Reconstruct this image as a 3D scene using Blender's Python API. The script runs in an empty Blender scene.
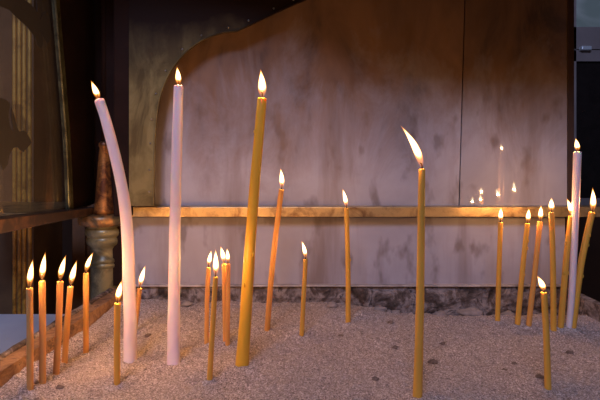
import bpy, bmesh, math, random
from mathutils import Vector, noise
random.seed(7)
C = bpy.context.scene
COL = C.collection
F = 500.0
CZ = 1.24                       # camera height
HOR = 157.0

# ---------------------------------------------------------------- camera
cam = bpy.data.cameras.new('camera'); camo = bpy.data.objects.new('camera', cam); COL.objects.link(camo)
cam.sensor_width = 36; cam.lens = F/600*36; cam.shift_y = -43/600; cam.clip_start = .02
camo.location = (0, 0, CZ); camo.rotation_euler = (math.pi/2, 0, 0)
C.camera = camo
# ---------------------------------------------------------------- world and daylight
w = bpy.data.worlds.new('world'); C.world = w; w.use_nodes = True
w.node_tree.nodes['Background'].inputs[0].default_value = (.50, .60, .85, 1)
w.node_tree.nodes['Background'].inputs[1].default_value = .05
def area(name, loc, target, size, size_y, power, color):
    l = bpy.data.lights.new(name, 'AREA'); l.shape = 'RECTANGLE'; l.size = size; l.size_y = size_y
    l.energy = power; l.color = color
    o = bpy.data.objects.new(name, l); COL.objects.link(o); o.location = loc
    o.rotation_euler = (Vector(target)-Vector(loc)).to_track_quat('-Z', 'Y').to_euler()
    return o
area('daylight', (-.45, -1.55, 2.95), (0.05, .9, 1.1), 0.9, .6, 43, (.49, .59, 1.0))
C.view_settings.view_transform = 'Standard'; C.view_settings.look = 'None'
C.view_settings.gamma = 1; C.view_settings.use_curve_mapping = False
C.view_settings.exposure = .15
FLAME_POWER = .115
FLAME_COL = (1.0, .50, .17)

# ---------------------------------------------------------------- helpers
def P(px, py, Y):
    return Vector(((px-300)/F*Y, Y, CZ+(HOR-py)/F*Y))
def PX(px, py, X):                      # point on the plane X = const
    Y = X*F/(px-300)
    return Vector((X, Y, CZ+(HOR-py)/F*Y))
def tag(o, label=None, cat=None, group=None, kind=None):
    if label: o['label'] = label
    if cat: o['category'] = cat
    if group: o['group'] = group
    if kind: o['kind'] = kind
    return o
def empty(name, loc, *a, **k):
    o = bpy.data.objects.new(name, None); COL.objects.link(o); o.location = loc; o.empty_display_size = .02
    return tag(o, *a, **k)
def obj(name, bm, mat, parent=None, smooth=False, bevel=0):
    bmesh.ops.recalc_face_normals(bm, faces=bm.faces[:])
    if smooth:
        for f in bm.faces: f.smooth = True
    me = bpy.data.meshes.new(name)
    if parent is not None:
        L = parent_world(parent)
        bmesh.ops.translate(bm, verts=bm.verts[:], vec=-L)
    bm.to_mesh(me); bm.free()
    o = bpy.data.objects.new(name, me); COL.objects.link(o)
    if mat: me.materials.append(mat)
    if parent is not None: o.parent = parent
    if bevel:
        m = o.modifiers.new('bevel', 'BEVEL'); m.width = bevel; m.segments = 2; m.limit_method = 'ANGLE'
    return o
def parent_world(o):
    v = Vector((0, 0, 0))
    while o is not None: v += o.location; o = o.parent
    return v
def NB(): return bmesh.new()
def box(bm, a, b):
    x0, y0, z0 = a; x1, y1, z1 = b
    v = [bm.verts.new(p) for p in ((x0,y0,z0),(x1,y0,z0),(x1,y1,z0),(x0,y1,z0),(x0,y0,z1),(x1,y0,z1),(x1,y1,z1),(x0,y1,z1))]
    for q in ((0,3,2,1),(4,5,6,7),(0,1,5,4),(1,2,6,5),(2,3,7,6),(3,0,4,7)): bm.faces.new([v[i] for i in q])
    return bm
def hexa(bm, pts):                       # eight corners: four of one end, four of the other
    v = [bm.verts.new(p) for p in pts]
    for q in ((0,1,2,3),(7,6,5,4),(0,4,5,1),(1,5,6,2),(2,6,7,3),(3,7,4,0)): bm.faces.new([v[i] for i in q])
    return bm
def prism(bm, pts, vec):                 # closed outline extruded along vec
    a = [bm.verts.new(p) for p in pts]; b = [bm.verts.new(Vector(p)+Vector(vec)) for p in pts]
    bm.faces.new(a); bm.faces.new(b[::-1])
    n = len(a)
    for i in range(n): bm.faces.new([a[i], a[(i+1)%n], b[(i+1)%n], b[i]])
    return bm
def tube(bm, pts, rad, n=18, jitter=0, seed=0):
    pts = [Vector(p) for p in pts]; rings = []
    for i, p in enumerate(pts):
        d = (pts[min(i+1, len(pts)-1)]-pts[max(i-1, 0)]).normalized()
        u = d.cross(Vector((0, 1, 0.01))).normalized(); v = d.cross(u).normalized()
        ring = []
        for k in range(n):
            a = 2*math.pi*k/n
            r = rad[i]
            if jitter: r *= 1+jitter*noise.noise(Vector((math.cos(a)*1.3+seed, math.sin(a)*1.3, p.z*30)))
            ring.append(bm.verts.new(p+u*(math.cos(a)*r)+v*(math.sin(a)*r)))
        rings.append(ring)
    for a, b in zip(rings, rings[1:]):
        for k in range(n): bm.faces.new([a[k], a[(k+1)%n], b[(k+1)%n], b[k]])
    bm.faces.new(rings[0][::-1]); bm.faces.new(rings[-1])
    return bm
def lathe(bm, prof, c, n=40):
    rings = [[bm.verts.new((c[0]+r*math.cos(2*math.pi*k/n), c[1]+r*math.sin(2*math.pi*k/n), z)) for k in range(n)] for r, z in prof]
    for a, b in zip(rings, rings[1:]):
        for k in range(n): bm.faces.new([a[k], a[(k+1)%n], b[(k+1)%n], b[k]])
    bm.faces.new(rings[0][::-1]); bm.faces.new(rings[-1])
    return bm
def spline(pts, sub=10):
    pts = [Vector(p) for p in pts]; out = []
    for i in range(len(pts)-1):
        p0 = pts[max(i-1, 0)]; p1 = pts[i]; p2 = pts[i+1]; p3 = pts[min(i+2, len(pts)-1)]
        for s in range(sub):
            t = s/sub
            out.append(.5*((2*p1)+(p2-p0)*t+(2*p0-5*p1+4*p2-p3)*t*t+(3*p1-p0-3*p2+p3)*t**3))
    out.append(pts[-1]); return out
def smoothstep(a, b, x):
    t = max(0, min(1, (x-a)/(b-a))); return t*t*(3-2*t)

# ---------------------------------------------------------------- materials
class M:
    def __init__(s, name):
        s.m = bpy.data.materials.new(name); s.m.use_nodes = True; s.nt = s.m.node_tree
        s.b = s.nt.nodes['Principled BSDF']; s.out = s.nt.nodes['Material Output']
        s.co = s.nt.nodes.new('ShaderNodeTexCoord').outputs['Object']
    def n(s, t, **k):
        x = s.nt.nodes.new(t)
        for a, b in k.items(): setattr(x, a, b)
        return x
    def l(s, a, b): s.nt.links.new(a, b)
    def noise(s, scale, detail=4, rough=.55, stretch=None, dist=0):
        t = s.n('ShaderNodeTexNoise'); t.inputs['Scale'].default_value = scale; t.inputs['Detail'].default_value = detail
        t.inputs['Roughness'].default_value = rough; t.inputs['Distortion'].default_value = dist
        if stretch:
            mp = s.n('ShaderNodeMapping'); mp.inputs['Scale'].default_value = stretch; s.l(s.co, mp.inputs[0]); s.l(mp.outputs[0], t.inputs['Vector'])
        else: s.l(s.co, t.inputs['Vector'])
        return t.outputs['Fac']
    def ramp(s, fac, stops):
        r = s.n('ShaderNodeValToRGB'); e = r.color_ramp.elements
        while len(e) < len(stops): e.new(.5)
        for x, (p, c) in zip(e, stops):
            x.position = p; x.color = (*c, 1) if not isinstance(c, (int, float)) else (c, c, c, 1)
        s.l(fac, r.inputs[0]); return r.outputs[0]
    def mix(s, fac, a, b, mode='MIX'):
        x = s.n('ShaderNodeMix', data_type='RGBA', blend_type=mode)
        for sock, v in ((x.inputs[0], fac), (x.inputs[6], a), (x.inputs[7], b)):
            if isinstance(v, (int, float)): sock.default_value = v
            elif isinstance(v, tuple): sock.default_value = (*v, 1)
            else: s.l(v, sock)
        return x.outputs[2]
    def base(s, v):
        if isinstance(v, tuple): s.b.inputs['Base Color'].default_value = (*v, 1)
        else: s.l(v, s.b.inputs['Base Color'])
    def bump(s, fac, strength, dist=.001):
        x = s.n('ShaderNodeBump'); x.inputs['Strength'].default_value = strength; x.inputs['Distance'].default_value = dist
        s.l(fac, x.inputs['Height']); s.l(x.outputs[0], s.b.inputs['Normal'])
    def set(s, **k):
        for a, v in k.items(): s.b.inputs[a.replace('_', ' ')].default_value = v
        return s
def simple(name, col, rough=.6, metal=0, var=.25, scale=20, bump=0):
    m = M(name); m.set(Roughness=rough, Metallic=metal)
    f = m.noise(scale, 5)
    m.base(m.ramp(f, [(.3, tuple(c*(1-var) for c in col)), (.7, tuple(min(1, c*(1+var)) for c in col))]))
    if bump: m.bump(f, bump, .002)
    return m.m

def panel_mat(name, glossy):
    m = M(name); m.set(Roughness=.62)
    streak = m.noise(9, 5, .6, (1, 1, .13)); cloud = m.noise(5.5, 5, .6, None, .4)
    c = m.mix(m.ramp(cloud, [(.3, 0.), (.7, 1.)]), (.31, .285, .325), (.43, .395, .44))
    c = m.mix(m.ramp(streak, [(.50, 0.), (.66, .75)]), c, (.17, .115, .095))
    spots = m.noise(26, 3, .5, (1, 1, .5))
    c = m.mix(m.ramp(spots, [(.58, 0.), (.70, .65)]), c, (.13, .095, .085))
    dirt = m.noise(3.2, 4, .6, (1, 1, .6)); c = m.mix(m.ramp(dirt, [(.5, 0.), (.75, .6)]), c, (.26, .185, .13))
    # canopy shade painted as ragged brown patches on the upper part, with soot stains
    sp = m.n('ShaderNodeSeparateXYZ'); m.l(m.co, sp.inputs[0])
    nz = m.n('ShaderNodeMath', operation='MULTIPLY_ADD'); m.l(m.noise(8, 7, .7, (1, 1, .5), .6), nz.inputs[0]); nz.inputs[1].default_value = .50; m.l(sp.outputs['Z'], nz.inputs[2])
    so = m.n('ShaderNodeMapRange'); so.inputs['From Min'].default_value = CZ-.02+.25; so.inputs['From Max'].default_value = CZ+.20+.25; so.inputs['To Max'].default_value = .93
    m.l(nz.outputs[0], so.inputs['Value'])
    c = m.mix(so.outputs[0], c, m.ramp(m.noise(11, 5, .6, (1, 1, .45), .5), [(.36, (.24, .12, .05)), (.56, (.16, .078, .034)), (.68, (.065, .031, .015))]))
    m.base(c); m.bump(cloud, .15, .003)
    if glossy:
        m.set(Coat_Weight=1.0, Coat_Roughness=.035, Coat_IOR=2.1)
    return m.m
def brass_mat(name, bright, dark, cover=.5, rough=.42, metal=.75, scale=22):
    m = M(name); m.set(Roughness=rough, Metallic=metal)
    a = m.noise(scale, 6, .65, None, .6); b = m.noise(scale*3.2, 4, .6)
    c = m.mix(m.ramp(a, [(cover-.08, 0.), (cover+.08, 1.)]), bright, dark)
    c = m.mix(m.ramp(b, [(.55, 0.), (.75, .6)]), c, dark)
    m.base(c); m.bump(a, .35, .001); return m.m

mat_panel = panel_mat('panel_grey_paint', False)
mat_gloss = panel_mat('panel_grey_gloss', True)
mat_brass = brass_mat('brass_polished', (.60, .42, .20), (.26, .15, .07), .57, .38)
mat_olive = brass_mat('brass_olive_patina', (.20, .16, .065), (.085, .065, .03), .5, .5, .5)
mat_green = brass_mat('brass_green_patina', (.22, .22, .13), (.09, .085, .05), .5, .35, .6)
mat_column = brass_mat('column_aged_brass', (.28, .25, .14), (.09, .085, .05), .53, .36, .35)
mat_copper = brass_mat('column_copper', (.62, .27, .08), (.16, .06, .03), .5, .4, .6, 40)
mat_capital = brass_mat('capital_copper_patina', (.55, .27, .09), (.12, .10, .06), .48, .35, .5, 26)
mat_rail = brass_mat('rail_worn_brown', (.12, .06, .036), (.045, .028, .022), .45, .5, .3, 34)
mat_soot = simple('sooted_dark_metal', (.018, .008, .006), .8, 0, .4, 12)
mat_soot.node_tree.nodes['Principled BSDF'].inputs['Specular IOR Level'].default_value = .15
mat_dark = simple('dark_brown_metal', (.04, .018, .011), .7, 0, .4, 12)
mat_rivet = simple('rivet_steel', (.35, .32, .28), .35, 1, .1)
mat_lip = simple('lip_pale_metal', (.42, .36, .33), .5, .2, .4, 40)

def wall_dirt(name, a, b, c3):
    m = M(name); m.set(Roughness=.8)
    f = m.noise(26, 8, .7, None, .6); g = m.noise(60, 4)
    c = m.ramp(f, [(.36, c3), (.47, a), (.56, b), (.62, c3), (.70, b)])
    c = m.mix(m.ramp(g, [(.5, 0.), (.8, .6)]), c, b)
    m.base(c); m.bump(f, .8, .006); return m.m
mat_traywall = wall_dirt('tray_crusted_wax', (.10, .07, .06), (.30, .25, .24), (.025, .016, .012))
mat_rim = wall_dirt('tray_rim_worn', (.24, .12, .06), (.40, .22, .11), (.10, .05, .03))

def sand_mat():
    m = M('sand_grains'); m.set(Roughness=.9); m.b.inputs['Specular IOR Level'].default_value = .2
    g = m.noise(430, 4, .85); big = m.noise(14, 5, .6); mid = m.noise(85, 4, .7)
    c = m.ramp(g, [(.36, (.06, .04, .034)), (.45, (.34, .26, .235)), (.54, (.56, .44, .39)), (.62, (.92, .82, .78))])
    c = m.mix(m.ramp(big, [(.38, 0.), (.7, .4)]), c, (.40, .33, .30))
    c = m.mix(m.ramp(mid, [(.56, 0.), (.70, .6)]), c, (.17, .12, .10))
    m.base(c)
    ad = m.n('ShaderNodeMath', operation='ADD'); m.l(g, ad.inputs[0]); m.l(mid, ad.inputs[1])
    m.bump(ad.outputs[0], .9, .0022); return m.m
mat_sand = sand_mat()

def wax(name, col, sss=.35):
    m = M(name); m.set(Roughness=.42)
    f = m.noise(18, 4, .5, (1, 1, .35))
    m.base(m.ramp(f, [(.3, tuple(c*.8 for c in col)), (.7, tuple(min(1, c*1.1) for c in col))]))
    m.b.inputs['Subsurface Weight'].default_value = sss
    m.b.inputs['Subsurface Radius'].default_value = (1, .5, .2); m.b.inputs['Subsurface Scale'].default_value = .010
    m.b.inputs['Specular IOR Level'].default_value = .35
    m.bump(f, .2, .001)
    return m.m
W = {
 'tan':   wax('beeswax_tan', (.64, .31, .09)),
 'yellow':wax('beeswax_yellow', (.82, .42, .035)),
 'gold':  wax('beeswax_gold', (.76, .38, .055)),
 'orange':wax('beeswax_orange', (.74, .34, .08)),
 'white': wax('paraffin_white', (.86, .68, .68), .4),
}
mat_wick = simple('charred_wick', (.02, .012, .01), .9)

def flame_mat():
    m = M('flame'); nt = m.nt; nt.nodes.remove(m.b)
    co = nt.nodes['Texture Coordinate'].outputs['Generated']
    sep = m.n('ShaderNodeSeparateXYZ'); m.l(co, sep.inputs[0])
    lw = m.n('ShaderNodeLayerWeight'); lw.inputs[0].default_value = .5
    inv = m.n('ShaderNodeMath', operation='SUBTRACT'); inv.inputs[0].default_value = 1; m.l(lw.outputs['Facing'], inv.inputs[1])
    h = m.ramp(sep.outputs['Z'], [(.0, .05), (.12, .14), (.24, .42), (.36, .95), (.66, 1.), (.88, .55), (1., .12)])
    pr = m.n('ShaderNodeMath', operation='MULTIPLY'); m.l(inv.outputs[0], pr.inputs[0]); m.l(h, pr.inputs[1])
    col = m.ramp(pr.outputs[0], [(.0, (.8, .17, .02)), (.35, (1., .36, .06)), (.62, (1., .70, .26)), (.9, (1., .92, .66))])
    st = m.ramp(pr.outputs[0], [(.0, .03), (.30, .16), (.55, .45), (.8, 1.)])
    ml = m.n('ShaderNodeMath', operation='MULTIPLY'); m.l(st, ml.inputs[0]); ml.inputs[1].default_value = 3.0
    em = m.n('ShaderNodeEmission'); m.l(col, em.inputs[0]); m.l(ml.outputs[0], em.inputs[1])
    tr = m.n('ShaderNodeBsdfTransparent'); ad = m.n('ShaderNodeAddShader')
    m.l(em.outputs[0], ad.inputs[0]); m.l(tr.outputs[0], ad.inputs[1]); m.l(ad.outputs[0], m.out.inputs[0])
    return m.m
mat_flame = flame_mat()

def glass_mat():
    m = M('clear_glass'); nt = m.nt; nt.nodes.remove(m.b)
    fr = m.n('ShaderNodeFresnel'); ge = m.n('ShaderNodeNewGeometry'); ma = m.n('ShaderNodeMath', operation='MULTIPLY_ADD')
    ma.inputs[1].default_value = 1/1.8-1.8; ma.inputs[2].default_value = 1.8
    m.l(ge.outputs['Backfacing'], ma.inputs[0]); m.l(ma.outputs[0], fr.inputs[0])
    gl = m.n('ShaderNodeBsdfGlossy'); gl.inputs['Roughness'].default_value = .02
    tr = m.n('ShaderNodeBsdfTransparent'); tr.inputs[0].default_value = (.95, .95, .93, 1)
    mx = m.n('ShaderNodeMixShader'); m.l(fr.outputs[0], mx.inputs[0]); m.l(tr.outputs[0], mx.inputs[1]); m.l(gl.outputs[0], mx.inputs[2])
    # thin film of dust and soot on the pane
    df = m.n('ShaderNodeBsdfDiffuse'); df.inputs[0].default_value = (.42, .33, .24, 1)
    m2 = m.n('ShaderNodeMixShader'); m.l(m.ramp(m.noise(5, 5, .6), [(.3, .05), (.7, .13)]), m2.inputs[0])
    m.l(mx.outputs[0], m2.inputs[1]); m.l(df.outputs[0], m2.inputs[2])
    m.l(m2.outputs[0], m.out.inputs[0]); return m.m
mat_glass = glass_mat()
mat_frost = simple('etched_frost', (.042, .037, .034), .8, 0, .1)
mat_slab = M('grey_blue_stone'); mat_slab.set(Roughness=.55)
_f = mat_slab.noise(40, 6, .65); _g = mat_slab.noise(9, 4)
_c = mat_slab.ramp(_g, [(.3, (.55, .60, .72)), (.7, (.68, .73, .82))])
mat_slab.base(mat_slab.mix(mat_slab.ramp(_f, [(.60, 0.), (.70, .7)]), _c, (.62, .62, .66))); mat_slab = mat_slab.m
mat_gilt = brass_mat('gilded_plaster', (.80, .44, .09), (.36, .18, .04), .55, .5, .2, 18)
mat_giltd = simple('dull_gilt_brown', (.15, .085, .04), .6, .2, .3, 14)
mat_wallb = simple('dark_brown_wall', (.075, .028, .011), .8, 0, .35, 4)
mat_wall = simple('dim_plaster_wall', (.16, .12, .10), .9, 0, .2, 3)
mat_floor = simple('dark_stone_floor', (.11, .09, .08), .5, 0, .3, 5)
mat_frame = simple('grey_window_frame', (.42, .34, .32), .5, .2, .15, 8)

# ---------------------------------------------------------------- the room
def struct(name, bm, mat, parent=None, **k):
    o = obj(name, bm, mat, parent, **k)
    if parent is None: o['kind'] = 'structure'
    return o
struct('floor', box(NB(), (-2.3, -3, -.1), (2.3, 2.5, 0)), mat_floor)
struct('ceiling', box(NB(), (-2.3, -3, 3.3), (2.3, 2.5, 3.4)), mat_wall)
struct('wall_back', box(NB(), (-2.3, 2.4, 0), (2.3, 2.5, 3.3)), mat_wallb)
struct('wall_front', box(NB(), (-2.3, -3.1, 0), (2.3, -3, 3.3)), mat_wall)
struct('wall_left', box(NB(), (-2.3, -3, 0), (-2.2, 2.4, 3.3)), mat_wall)
struct('wall_right', box(NB(), (2.2, -3, 0), (2.3, 2.4, 3.3)), mat_wall)

# window far behind on the right, set against the back wall
wy = 2.36
win = empty('window_1', (P(620, 50, wy).x, wy, P(620, 50, wy).z), kind='structure')
def wrect(x0, y0, x1, y1, d0, d1):
    a = P(x0, y1, wy); b = P(x1, y0, wy)
    return box(NB(), (a.x, d0, a.z), (b.x, d1, b.z))
bm = NB()
for r in ((567, -60, 574, 205), (567, -60, 690, -50), (567, 28, 690, 50), (567, 51, 690, 62), (684, -60, 690, 205), (567, 198, 690, 205)):
    a = P(r[0], r[3], wy); b = P(r[2], r[1], wy)
    box(bm, (a.x, wy-.02, a.z), (b.x, wy+.03, b.z))
fr = struct('window_frame', bm, mat_frame, win)
pm = M('dusky_window_pane'); pm.set(Roughness=.1)
pn = pm.noise(3.5, 3, .5, None, .8)
pcx = pm.ramp(pn, [(.40, (.055, .075, .095)), (.52, (.09, .11, .15)), (.60, (.16, .17, .24))])
pm.base((.03, .035, .045)); pm.l(pcx, pm.b.inputs['Emission Color']); pm.b.inputs['Emission Strength'].default_value = .75
struct('pane', wrect(574, -50, 684, 28, wy, wy+.01), pm.m, win)
mat_dp = simple('dark_window_pane', (.02, .014, .013), .12)
o = struct('pane', wrect(574, 62, 684, 198, wy, wy+.01), mat_dp, win)
lt = struct('latch', wrect(576, 48, 586, 52, wy-.05, wy-.02), simple('latch_chrome', (.9, .95, 1.), .35, .3, .05), win, bevel=.004)

# fluted gilded pilaster behind the glass, left
pil = empty('fluted_pilaster', (-.74, 1.2, 0), 'tall gilded fluted pilaster standing behind the left glass pane', 'pilaster')
bm = NB(); box(bm, (-.86, 1.16, .08), (-.618, 1.30, 2.6))
obj('shaft', bm, mat_giltd, pil)
for px in (-32, -26, 9.5, 14.5, 19.5, 25):
    x = (px-300)/F*1.14
    tube_b = tube(NB(), [(x, 1.16, .1), (x, 1.16, 2.55)], [.0045, .0045], 14)
    obj('flute', tube_b, mat_gilt, pil, smooth=True)
obj('plinth', box(NB(), (-.88, 1.14, 0), (-.60, 1.32, .08)), mat_gilt, pil, bevel=.005)

# brown board added behind the stand to lighten the black gap on the left
wd_ = empty('added_board_1', (-.52, 1.36, 0), kind='structure')
mat_board = simple('added_board_brown_wood', (.17, .075, .03), .6, 0, .35, 9)
obj('added_board_face', box(NB(), (-.605, 1.34, .02), (-.30, 1.38, 2.5)), mat_board, wd_, bevel=.003)
obj('stile', box(NB(), (-.605, 1.325, .02), (-.57, 1.34, 2.5)), mat_board, wd_, bevel=.003)  # part of the added board

# stone bench left of the stand
bench = empty('stone_bench', (-.85, .7, 0), 'low blue-grey stone slab ledge left of the sand tray', 'bench')
zs = CZ-.335
obj('slab', box(NB(), (-1.45, .2, zs-.05), (-.43, 1.07, zs)), mat_slab, bench, bevel=.004)
obj('support', box(NB(), (-1.35, .3, 0), (-.5, 1.0, zs-.05)), mat_wall, bench)

# ---------------------------------------------------------------- the candle stand
st = empty('candle_stand', (.09, .8, 0), 'large brass and metal candle stand with sand tray, glass side and arched back', 'candle stand')
ZR = CZ-.262                     # rim height
SND = CZ-.29                     # sand level
ZB = CZ-.37
# tray: bottom, base cabinet and four crusted walls
obj('base', box(NB(), (-.36, .34, 0), (.50, 1.0, ZB-.03)), mat_dark, st)
obj('tray_bottom', box(NB(), (-.40, .26, ZB-.03), (.56, 1.03, ZB)), mat_dark, st)
def lumpy_wall(a, b, th, z0, z1, nx, nz, seed, amp=.004):
    # wall from a to b (plan points), inner side uneven with crusted wax
    bm = NB(); a = Vector(a); b = Vector(b); d = (b-a); nrm = Vector((d.y, -d.x)).normalized()
    gi = []
    for i in range(nx+1):
        col = []
        for j in range(nz+1):
            p = a+d*(i/nx); z = z0+(z1-z0)*j/nz
            e = amp*noise.fractal(Vector((p.x*28+seed, p.y*28, z*34)), 1., 2., 4)+amp*.5
            e = e*(1-.7*(j/nz)**6)
            col.append(bm.verts.new((p.x+nrm.x*e, p.y+nrm.y*e, z)))
        gi.append(col)
    for i in range(nx):
        for j in range(nz): bm.faces.new([gi[i][j], gi[i+1][j], gi[i+1][j+1], gi[i][j+1]])
    A = bm.verts.new((a.x-nrm.x*th, a.y-nrm.y*th, z1)); B = bm.verts.new((b.x-nrm.x*th, b.y-nrm.y*th, z1))
    A0 = bm.verts.new((a.x-nrm.x*th, a.y-nrm.y*th, z0)); B0 = bm.verts.new((b.x-nrm.x*th, b.y-nrm.y*th, z0))
    bm.faces.new([c[nz] for c in gi]+[B, A]); bm.faces.new([A, B, B0, A0])
    bm.faces.new([c[0] for c in gi]+[B0, A0]); bm.faces.new([A0, A]+gi[0][::-1]); bm.faces.new([B, B0]+gi[nx])
    return bm
tw = obj('tray_wall', lumpy_wall((-.345, 1.0), (.524, 1.0), .012, ZB, CZ-.258, 260, 30, 3, .011), mat_traywall, st)
tag(tw, 'back wall of the tray crusted with old wax')
rw = obj('tray_wall', lumpy_wall((.524, 1.0), (.545, .26), .015, ZB, ZR, 120, 20, 9, .004), mat_traywall, st)
lw = obj('tray_wall', lumpy_wall((-.385, .26), (-.345, 1.0), .035, ZB, ZR, 160, 20, 21, .005), mat_rim, st)
tag(lw, 'left wall of the tray, worn orange-brown')
obj('tray_wall', box(NB(), (-.42, .245, ZB), (.56, .26, ZR)), mat_traywall, st)
# crusted dirt along the top of the left wall
bm = NB(); pts = [Vector((-.412+.04*t/40, .28+.70*t/40, ZR+.001)) for t in range(41)]
tube(bm, pts, [.0065+.003*noise.noise(Vector((p.y*40, 2, 1))) for p in pts], 10, .5)
for v in bm.verts: v.co.z = ZR+(v.co.z-ZR)*.55
obj('wax_crust', bm, mat_traywall, st, smooth=True)

# back panels
YP = 1.0
xl, xs, xr = P(128, 0, YP).x, P(461.5, 0, YP).x, P(567, 0, YP).x
sg = P(465, 0, YP).x; sb = P(459, 205, YP).x
ztop = CZ+.62; zrl = CZ-.10
def top_at(z): return sb+(sg-sb)*(z-zrl)/(CZ+.314-zrl)
g = .0011
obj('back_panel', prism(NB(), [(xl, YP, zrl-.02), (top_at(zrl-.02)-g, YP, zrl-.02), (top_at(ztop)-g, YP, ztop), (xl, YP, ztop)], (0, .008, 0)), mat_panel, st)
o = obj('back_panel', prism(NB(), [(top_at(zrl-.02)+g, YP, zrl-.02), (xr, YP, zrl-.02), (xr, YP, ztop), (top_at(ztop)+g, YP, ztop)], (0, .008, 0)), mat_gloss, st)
tag(o, 'glossy right section of the back panel mirroring candle flames')
obj('backing', box(NB(), (-.40, YP+.009, CZ-.26), (xr-.004, YP+.02, ztop)), mat_soot, st)
pl = obj('lower_panel', box(NB(), (P(126, 0, YP).x, YP, CZ-.258), (P(565, 0, YP).x, YP+.008, zrl-.021)), panel_mat('lower_panel_paint', False), st)
obj('panel_lip', box(NB(), (P(136, 0, YP).x, YP-.010, CZ-.2575), (P(562, 0, YP).x, YP, CZ-.2535)), mat_lip, st, bevel=.001)
# right-hand end stile of the panel
obj('stile', box(NB(), (xr+.0005, YP-.004, CZ-.26), (xr+.012, YP+.02, ztop)), mat_dark, st)
# brass rail along the back, running past the panel
def rail_z(py): return CZ+(HOR-py)/F*.97
bm = NB(); box(bm, (P(130, 0, .97).x, .970, rail_z(217)), (P(640, 0, .97).x, .974, rail_z(207)))
box(bm, (P(130, 0, .97).x, .9741, rail_z(207)-.003), (P(640, 0, .97).x, .9995, rail_z(207)))
obj('rail', bm, mat_brass, st, bevel=.0008)
# side rail on the left
f0, f1 = P(0, 219, .70), P(0, 234, .70); b0, b1 = P(99, 207, 1.03), P(99, 213.5, 1.03)
def ext(a, b, t): return a+(b-a)*t
A0, A1 = ext(f0, b0, -1.1), ext(f1, b1, -1.1)
o_ = Vector((-.035, 0, 0))
obj('side_rail', hexa(NB(), [A0, A1, A1+o_, A0+o_, b0, b1, b1+o_, b0+o_]), mat_rail, st, bevel=.0015)
XG = -.437
# arched side plate with green patinated edge
edge = spline([PX(56, -30, XG), PX(58, 0, XG), PX(62, 50, XG), PX(66, 100, XG), PX(69.5, 150, XG), PX(72, 209, XG)], 8)
top = Vector((XG, .60, ztop))
outl = [Vector((XG, .80, ztop))]+[Vector(p) for p in edge]+[Vector((XG, 1.06, edge[-1].z)), Vector((XG, 1.06, ztop))]
obj('side_plate', prism(NB(), outl, (-.008, 0, 0)), mat_soot, st)
bm = NB()
in_ = [Vector((XG+.003, p.y, p.z)) for p in edge]; out_ = [Vector((XG+.003, p.y-.021, p.z)) for p in edge]
for i in range(len(edge)-1):
    hexa(bm, [in_[i], out_[i], out_[i]+Vector((-.005, 0, 0)), in_[i]+Vector((-.005, 0, 0)),
              in_[i+1], out_[i+1], out_[i+1]+Vector((-.005, 0, 0)), in_[i+1]+Vector((-.005, 0, 0))])
bmesh.ops.remove_doubles(bm, verts=bm.verts[:], dist=1e-6)
obj('edge_trim', bm, mat_green, st)
tube_pts = [p+Vector((.004, -.021, 0)) for p in edge]
obj('edge_bead', tube(NB(), tube_pts, [.0028]*len(tube_pts), 10), mat_green, st, smooth=True)
# glass pane with etched ornament
gp = obj('glass_pane', box(NB(), (XG-.012, .30, CZ-.10), (XG-.009, .99, ztop)), mat_glass, st)
obj('rail_reflection', box(NB(), (-.69, .90, CZ-.110), (-.472, 1.13, CZ-.101)), mat_brass, st, bevel=.001)  # brass slab added behind the pane in place of the rail's reflection
def orn(pts, bmx):
    q = [PX(x, y, XG-.0088) for x, y in pts]
    return prism(bmx, q, (.0008, 0, 0))
bm = NB()
orn([(-40,-25),(-10,-22),(10,-8),(22,-2),(30,4),(37,12),(36,-2),(37,-20),(43,-20),(42,0),(42,10),(39,22),(42,14),(45,11.5),(49,16),(51,26),(50,38),(47.5,43.5),(44,40),(40,30),(39,27),(41.5,36),(43,44),(41,49),(37.5,46),(34,36),(27,27),(16,17),(9,10),(-5,4),(-30,2)], bm)
obj('etched_ornament', bm, mat_frost, gp)
bm = NB()
orn([(-30,92),(-5,96),(6,100),(10,104),(8.2,116),(9.5,126),(12,131),(12.6,129),(10.5,118),(11,107),(14,116),(16.5,127),(19,131.5),(23,130.5),(26.5,133),(31.5,142.5),(27,148),(23,152),(20,150),(17,147),(13,148),(9,155),(7,165),(3,170),(-2,160),(-8,175),(-30,172)], bm)
obj('etched_ornament', bm, mat_frost, gp)

# arched back plate: olive jamb below, valance above darkened with painted shade, one outline with rivets along its edge
YA = .952
arc = [(153.5, 206), (154, 175), (154.6, 150), (155.2, 132), (157, 114), (160.5, 95), (169.5, 73), (183, 55), (199, 42), (212, 36), (224, 32.5), (237, 31)]
arc2 = [(237, 31), (254, 23), (280, 10.5), (304, 0), (340, -14), (400, -32), (600, -46)]
e1 = spline([P(x, y, YA) for x, y in arc], 6); e2 = spline([P(x, y, YA) for x, y in arc2], 6)
ztv = ztop
cut = 10**6
mv = M('arch_shaded_brass'); mv.set(Roughness=.6, Metallic=.15); mv.b.inputs['Specular IOR Level'].default_value = .12
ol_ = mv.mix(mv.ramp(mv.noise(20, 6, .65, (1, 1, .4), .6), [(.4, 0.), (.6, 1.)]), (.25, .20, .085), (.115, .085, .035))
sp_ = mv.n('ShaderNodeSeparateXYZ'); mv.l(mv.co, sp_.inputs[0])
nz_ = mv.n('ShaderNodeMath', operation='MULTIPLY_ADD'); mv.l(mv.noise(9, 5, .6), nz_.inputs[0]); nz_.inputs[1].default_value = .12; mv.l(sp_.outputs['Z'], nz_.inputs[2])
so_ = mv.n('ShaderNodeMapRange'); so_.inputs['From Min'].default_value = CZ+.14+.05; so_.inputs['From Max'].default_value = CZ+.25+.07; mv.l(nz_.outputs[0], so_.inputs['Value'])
mv.base(mv.mix(so_.outputs[0], ol_, (.018, .009, .006)))
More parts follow.
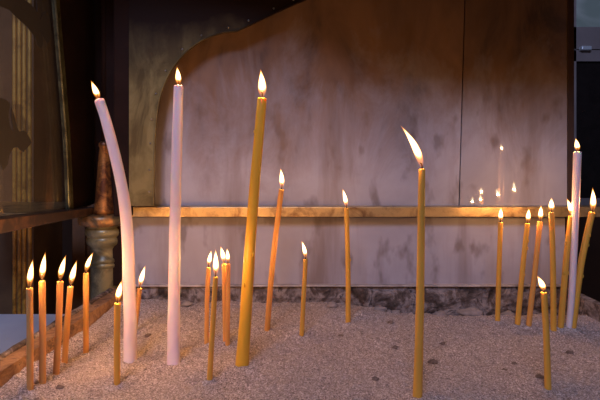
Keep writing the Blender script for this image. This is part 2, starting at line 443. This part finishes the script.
ov = e1+e2[1:]+[Vector((e2[-1].x, YA, ztv)), Vector((P(129, 0, YA).x, YA, ztv)), Vector((P(129, 0, YA).x, YA, e1[0].z))]
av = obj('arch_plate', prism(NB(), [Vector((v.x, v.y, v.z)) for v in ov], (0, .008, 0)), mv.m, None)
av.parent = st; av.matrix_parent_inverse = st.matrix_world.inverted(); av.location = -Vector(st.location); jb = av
alle = e1+e2[1:]
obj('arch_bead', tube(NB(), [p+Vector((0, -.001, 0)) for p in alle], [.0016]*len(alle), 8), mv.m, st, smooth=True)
# rivets: evenly spaced just outside the edge
acc = 0; nxt = .02
for i in range(1, len(alle)):
    seg = (alle[i]-alle[i-1]).length; acc += seg
    if acc >= nxt and alle[i].x < P(430, 0, YA).x:
        d = (alle[i]-alle[i-1]).normalized(); nrm = Vector((-d.z, 0, d.x))
        p = alle[i]+nrm*.0085
        b = NB(); bmesh.ops.create_uvsphere(b, u_segments=12, v_segments=8, radius=.0021)
        bmesh.ops.translate(b, verts=b.verts[:], vec=(p.x, YA-.0003, p.z))
        obj('rivet', b, mat_rivet, av if i > cut else jb, smooth=True); nxt += .047
# corner colonnette
cx, cy = P(104, 0, 1.02).x, 1.025
def cz(py): return CZ+(HOR-py)/F*1.0
prof = [(.034, ZB-.03), (.034, cz(330)), (.0285, cz(322)), (.0275, cz(272)), (.0275, cz(269)), (.0300, cz(268)), (.0305, cz(265.5)), (.0285, cz(264)), (.0305, cz(262.5)), (.0300, cz(260)), (.0275, cz(259)),
        (.0268, cz(250)), (.029, cz(247.5)), (.0345, cz(245)), (.0360, cz(242)), (.0350, cz(239)), (.0335, cz(238)), (.0372, cz(236)), (.0385, cz(233)), (.0372, cz(230)), (.034, cz(228.5)), (.036, cz(226.5))]
co_ = obj('colonnette', lathe(NB(), prof, (cx, cy)), mat_column, st, smooth=True)
m_ = co_.modifiers.new('split', 'EDGE_SPLIT'); m_.split_angle = math.radians(50)
sp = [(.0215, cz(214)), (.0205, cz(210)), (.0195, cz(206)), (.018, cz(200)), (.0125, cz(160)), (.0100, cz(148)), (.0115, cz(146)), (.0115, cz(143)), (.007, cz(141))]
obj('capital', lathe(NB(), [(.034, cz(227)), (.043, cz(226.4)), (.0490, cz(225)), (.0510, cz(223.5)), (.0515, cz(220)), (.0505, cz(217)), (.048, cz(215)), (.022, cz(214.2))], (cx, cy)), mat_capital, co_, smooth=True)
obj('spire', lathe(NB(), sp, (cx+.004, cy-.012), 24), mat_copper, co_, smooth=True)
obj('spire_rod', lathe(NB(), [(.0065, cz(141)), (.006, ztop)], (cx+.004, cy-.012), 16), mat_soot, co_, smooth=True)
obj('corner_post', box(NB(), (P(113, 0, .955).x, .955, cz(214)), (P(130.5, 0, .955).x, .99, ztop)), mat_soot, st, bevel=.003)
# dark corner boards behind colonnette and roof of the stand
obj('corner_board', box(NB(), (-.47, 1.075, CZ-.10), (-.33, 1.085, ztop)), mat_soot, st)
obj('canopy_roof', box(NB(), (-.46, .60, ztop-.14), (.62, 1.09, ztop-.13)), mat_soot, st)
obj('canopy_shade_front', prism(NB(), [(-.46, .59, CZ+.50), (-.12, .59, CZ+.45), (.10, .59, CZ+.36), (.62, .59, CZ+.34), (.62, .59, CZ+.50)], (0, .008, 0)), mat_soot, st)  # unseen valance, its lower edge sloped to shade the upper right panel

# ---------------------------------------------------------------- sand
def sand_h(x, y):
    z = SND
    z += .0045*noise.noise(Vector((x*7, y*7, 1.)))+.0022*noise.noise(Vector((x*22, y*22, 5.)))
    dip = smoothstep(.90, .995, y)*smoothstep(.0, .34, x)
    z -= .026*dip
    z += .006*smoothstep(.80, 1.0, y)*(1-smoothstep(-.3, .0, x))
    z += .013*(1-smoothstep(-.375, -.30, x))*smoothstep(.5, .62, y)
    return z
holes = []
def sand_full(x, y):
    z = sand_h(x, y)+.0018*noise.noise(Vector((x*70, y*70, 3.)))+.0020*noise.noise(Vector((x*170, y*170, 8.)))
    for (hx, hy, r) in holes:           # small mound of sand pushed up round each candle
        d = math.hypot(x-hx, y-hy)
        if d < r*5: z += .0028*math.exp(-((d-r*1.7)/(r*.9))**2)
    return z
def ground(px, py):
    lo, hi = .45, .99
    for _ in range(40):
        m = (lo+hi)/2; x = (px-300)/F*m
        zz = CZ+(HOR-py)/F*m
        if zz > sand_h(x, m): lo = m      # ray still above sand: farther
        else: hi = m
    return (lo+hi)/2

# ---------------------------------------------------------------- candles
# name, wax, [(x,y) px from base to top], [width px base, top], flame tip, flame width px, label, drips
CND = [
 ('thin','tan',[(30,390),(30,340),(29.5,289)],(7.2,7.0),(33,259),6.6,'leftmost of the thin tan candles by the left tray wall',0),
 ('thin','tan',[(42.5,384),(42.5,330),(42,282)],(7.2,7.0),(45.5,252),6.4,'second thin tan candle from the left, tall and upright',0),
 ('thin','tan',[(56,375),(58.5,330),(60,282)],(7.0,6.8),(66,255),6.2,'third thin tan candle from the left, with flame blown right',0),
 ('thin','tan',[(64.5,363),(67,325),(70.5,287)],(6.6,6.4),(77,260),6.2,'fourth thin candle from the left, leaning right over the tray',0),
 ('thin','orange',[(86,353),(86,315),(86,274)],(6.2,6.2),(93.5,252),5.2,'thin orange candle in front of the brass colonnette',0),
 ('thin','gold',[(117,385),(117,345),(117.5,304)],(7.0,7.0),(122,280),6.6,'short dull gold candle just left of the bent white candle',0),
 ('thick','white',[(130,361),(130,320),(129,280),(128,245),(125.5,210),(121,182),(114,152),(106.5,122),(99.5,101)],(13,9.6),(91,80.5),6.6,'tall bent pinkish white candle leaning to the left',0),
 ('thin','orange',[(134,332),(137,310),(139.5,289)],(5.6,5.2),(145.5,265),5.6,'thin orange candle mostly hidden behind the bent white candle',0),
 ('thick','white',[(173.5,364),(174,300),(175.5,200),(178.5,87)],(13,9.6),(177,66.5),6.4,'tall straight pinkish white candle on the left of the tray',0),
 ('thin','orange',[(206.5,344),(207,300),(208.5,268)],(5.2,5.0),(211.5,250),4.8,'thin orange candle, leftmost of the close cluster of four',0),
 ('thin','gold',[(209.5,381),(212.5,330),(215.5,277.5)],(6.2,5.6),(215.5,249),6.6,'front candle of the cluster of four, its base nearest',0),
 ('thin','orange',[(225,343),(224.5,300),(224,264.5)],(5.0,5.0),(220.5,246),5.4,'left candle of the touching pair behind the thick yellow candle',0),
 ('thin','orange',[(227.5,346),(228,300),(228,264.5)],(5.0,5.0),(227,248),4.6,'right candle of the touching pair, next to the thick yellow candle',0),
 ('thick','yellow',[(242,365),(246,310),(252,220),(262,99.5)],(14.5,9.8),(260.5,69),9.2,'thick tall yellow beeswax candle in the middle left',1),
 ('thin','orange',[(267,331),(272,270),(277,225),(281.5,190)],(6.4,5.8),(280.5,168),5.6,'orange slanting candle just right of the thick yellow candle',0),
 ('thin','gold',[(301.5,336),(303.5,300),(305.5,260)],(5.4,5.0),(301.5,240.5),4.6,'short thin candle standing alone near the tray centre',0),
 ('thin','gold',[(348,323),(348,270),(346.5,209)],(5.8,5.2),(342.5,188.5),4.8,'thin upright candle near the back wall, right of centre',1),
 ('thick','gold',[(417.5,397),(420,300),(422,170)],(10.2,7.0),(400.5,125.5),8.2,'tall front candle whose long flame is blown left',0),
 ('thin','gold',[(497.5,322),(499,270),(500.5,223)],(5.4,5.2),(501,207),5.2,'leftmost thin candle of the right-hand row by the back wall',0),
 ('thin','gold',[(517.5,325),(523,265),(527.5,224)],(6.0,5.2),(529,208),5.0,'second candle of the right-hand row, leaning right',1),
 ('thin','orange',[(528.5,326),(535,270),(540,222)],(6.0,5.4),(541,205),5.2,'third candle of the right-hand row, orange and leaning right',0),
 ('thin','gold',[(553.5,331),(553,265),(551.5,213)],(6.4,5.8),(551.5,197.5),6.0,'fourth candle of the right-hand row, upright and curving left',0),
 ('thin','gold',[(560.5,329),(566,262),(571,217)],(6.6,6.2),(566.5,198),5.0,'leaning gold candle crossing just left of the slim white candle',1),
 ('thick','white',[(568.5,330),(572,290),(575,220),(577.5,153)],(5.6,7.8),(575.5,138),5.4,'slim tall white candle, the only white one on the right',0),
 ('thin','gold',[(572.5,330),(581,265),(592,213)],(7.2,6.6),(592.5,187.5),6.0,'rightmost candle, gold and slanting right from the white candle',1),
 ('thin','gold',[(548,390),(546.5,340),(544,293)],(7.4,6.6),(537,275.5),6.6,'short candle standing alone at the front right of the sand',0),
]
def make_candle(i, spec):
    kind, wx, pts, wd, tip, fw, lab, drip = spec
    Y = ground(*pts[0]); s = Y/F
    if kind == 'thin': wd = (wd[0]*.88, wd[1]*.90)
    elif wx != 'white': wd = (wd[0]*.93, wd[1]*.95)
    base = P(pts[0][0], pts[0][1], Y)
    root = empty('candle', base, 'lit '+lab if not lab.startswith('lit') else lab, 'candle', 'lit candles standing in the sand tray')
    holes.append((base.x, base.y, wd[0]*s/2))
    pp = [P(x, y, Y) for x, y in pts]
    d = (pp[1]-pp[0]).normalized(); low = pp[0]-d*.022
    cl = spline(pp, 6 if len(pts) < 5 else 4)
    L = len(cl); rad = [s/2*(wd[0]+(wd[1]-wd[0])*k/(L-1)) for k in range(L)]
    tp = cl[-1]; td = (cl[-1]-cl[-2]).normalized(); rt = rad[-1]
    # lip and shallow melted cup at the top
    path = [low]+cl+[tp+td*rt*.25, tp+td*rt*.38, tp+td*rt*.30]
    rr = [rad[0]]+rad+[rt*.93, rt*.70, rt*.30]
    obj('wax_body', tube(NB(), path, rr, 22, .07, i*3.1), W[wx], root, smooth=True)
    # wick
    w0 = tp+td*rt*.1; tipw = P(tip[0], tip[1], Y)
    fdir = (tipw-tp).normalized(); wl = 6.2*s
    hook = Vector((random.choice((-1, 1))*.0012, -.0004, 0))
    w1 = w0+td*wl*.5; w2 = w0+td*wl*.75+fdir*wl*.25; w3 = w2+hook*1.3+Vector((0, -.0006, wl*.15))
    obj('wick', tube(NB(), spline([w0, w1, w2, w3], 3), [.0010]*10, 7), mat_wick, root, smooth=True)
    # flame: a curved teardrop from the wick to the tip
    fb = w0+td*wl*.22
    ctrl = fb+(td*.6+fdir*.4)*((tipw-fb).length*.5)
    N = 22; fp = []; fr_ = []
    for k in range(N+1):
        t = k/N; p = fb*(1-t)**2+ctrl*2*t*(1-t)+tipw*t*t; fp.append(p)
        r = (math.sin(math.pi*t**.66))**1.05 if 0 < t < 1 else 0
        fr_.append(max(.00012, fw*s/2*r*.93))
    fl = obj('flame', tube(NB(), fp, fr_, 18), mat_flame, root, smooth=True)
    li = bpy.data.lights.new('flame_light', 'POINT'); li.energy = FLAME_POWER*min(1.8, (fw/5.6)*((tip[1]-pts[-1][1])/-20)**.5); li.color = FLAME_COL
    li.shadow_soft_size = .0022
    lo = bpy.data.objects.new('flame_light', li); COL.objects.link(lo); lo.parent = root; lo.location = fp[9]-base
    if drip:
        rnd = random.Random(i)
        for q in range(3):
            k = rnd.randint(L//3, L-3); a = rnd.uniform(-.3, 3.4)
            c = cl[k]+Vector((math.cos(a)*rad[k], -abs(math.sin(a))*rad[k], 0))
            b = NB(); bmesh.ops.create_uvsphere(b, u_segments=10, v_segments=8, radius=.0016)
            bmesh.ops.scale(b, verts=b.verts[:], vec=(1, 1, 2.1)); bmesh.ops.translate(b, verts=b.verts[:], vec=c)
            obj('wax_drip', b, W[wx], root, smooth=True)
    return root
for i, c in enumerate(CND): make_candle(i, c)

# sand surface (after the candles so it heaps up round their feet)
bm = NB(); nx, ny = 600, 440; x0, x1, y0, y1 = -.378, .540, .262, .9985
grid = []
for i in range(nx+1):
    col = []
    for j in range(ny+1):
        y = y0+(y1-y0)*j/ny
        xa = -.383+.04*(y-.26)/.74+.001; xb = .544-.021*(y-.26)/.74-.001
        x = xa+(xb-xa)*i/nx
        col.append(bm.verts.new((x, y, sand_full(x, y))))
    grid.append(col)
for i in range(nx):
    for j in range(ny): bm.faces.new([grid[i][j], grid[i+1][j], grid[i+1][j+1], grid[i][j+1]])
# sides and underside of the sand bed
def skirt(vs):
    lows = [bm.verts.new((v.co.x, v.co.y, ZB+.001)) for v in vs]
    for a, b, c, d in zip(vs, vs[1:], lows[1:], lows): bm.faces.new([a, d, c, b])
    return lows
skirt([c[0] for c in grid]); skirt([c[ny] for c in grid][::-1]); skirt(grid[0][::-1]); skirt(grid[nx])
so = obj('sand', bm, mat_sand, None, smooth=True)
tag(so, 'pinkish grey coarse sand filling the tray', 'sand', kind='stuff')

# clods and dark scraps lying on the sand
mat_clod = simple('dark_clod', (.17, .115, .09), .9, 0, .5, 160, .8)
mat_stone = simple('pale_crust', (.26, .215, .20), .9, 0, .35, 60, .6)
def clod(px, py, wpx, m, lab, flat=.5, name='wax_clod', cat='clod', grp='scraps on the sand', dy=0):
    Y = ground(px, py)+dy; r = wpx*Y/F/2; b = NB()
    bmesh.ops.create_icosphere(b, subdivisions=3, radius=r)
    sd = px*.37+py
    for v in b.verts:
        v.co *= 1+.7*noise.noise(Vector((v.co.x/r*1.4+sd, v.co.y/r*1.4, v.co.z/r*1.4)))
        v.co.z *= flat; v.co.y *= .8
    o = obj(name, b, m, None, smooth=True)
    x = (px-300)/F*Y; o.location = (x, Y, sand_full(x, Y)+r*flat*.35)
    return tag(o, lab, cat, grp)
clod(433, 363, 9, mat_clod, 'dark clod on the sand right of the tall front candle')
clod(443, 344, 5, mat_clod, 'tiny dark scrap on the sand, behind the larger clod')
clod(395, 348, 6, mat_clod, 'dark scrap on the sand just left of the tall front candle')
clod(391, 323, 6, mat_clod, 'small dark scrap on the sand near the back, centre right')
clod(375, 379, 7, mat_clod, 'dark scrap on the sand left of the tall front candle foot')
clod(341, 336, 5, mat_clod, 'small dark scrap beside the foot of the lone back candle')
clod(540, 378, 8, mat_clod, 'dark scrap by the foot of the short front right candle')
clod(505, 370, 6, mat_clod, 'dark scrap left of the short front right candle')
clod(570, 353, 7, mat_clod, 'dark scrap on the sand near the right edge')
clod(514, 364, 5, mat_clod, 'small scrap behind left of the short front right candle')
clod(148, 336, 6, mat_clod, 'dark scrap between the two tall white candles')
clod(60, 388, 7, mat_clod, 'dark scrap at the front left corner of the sand')
for (px, py, wd_, lab) in ((332, 301, 12, 'pale crust lump against the back wall near the centre'), (380, 302, 14, 'pale crust lump against the back wall, left of the tall front candle'),
        (396, 307, 10, 'smaller crust lump beside the larger pale one at the back wall'), (470, 310, 22, 'broad grey crust lump against the back wall left of the right-hand row'),
        (440, 312, 14, 'grey crust lump at the back wall right of the tall front candle'), (508, 314, 16, 'grey crust lump behind the first two candles of the right-hand row'),
        (186, 299, 12, 'crust lump at the back wall right of the straight white candle')):
    Yb = .962
    r = wd_*Yb/F/2; b = NB(); bmesh.ops.create_icosphere(b, subdivisions=3, radius=r); sd = px*.61
    for v in b.verts:
        v.co *= 1+.5*noise.noise(Vector((v.co.x/r*1.6+sd, v.co.y/r*1.6, v.co.z/r*1.6))); v.co.z *= .5; v.co.y *= .6
    o = obj('wax_crust_lump', b, mat_stone, None, smooth=True)
    x = (px-300)/F*Yb; o.location = (x, Yb, sand_full(x, Yb)+r*.30)
    tag(o, lab, 'crust lump', 'crust lumps along the back wall')
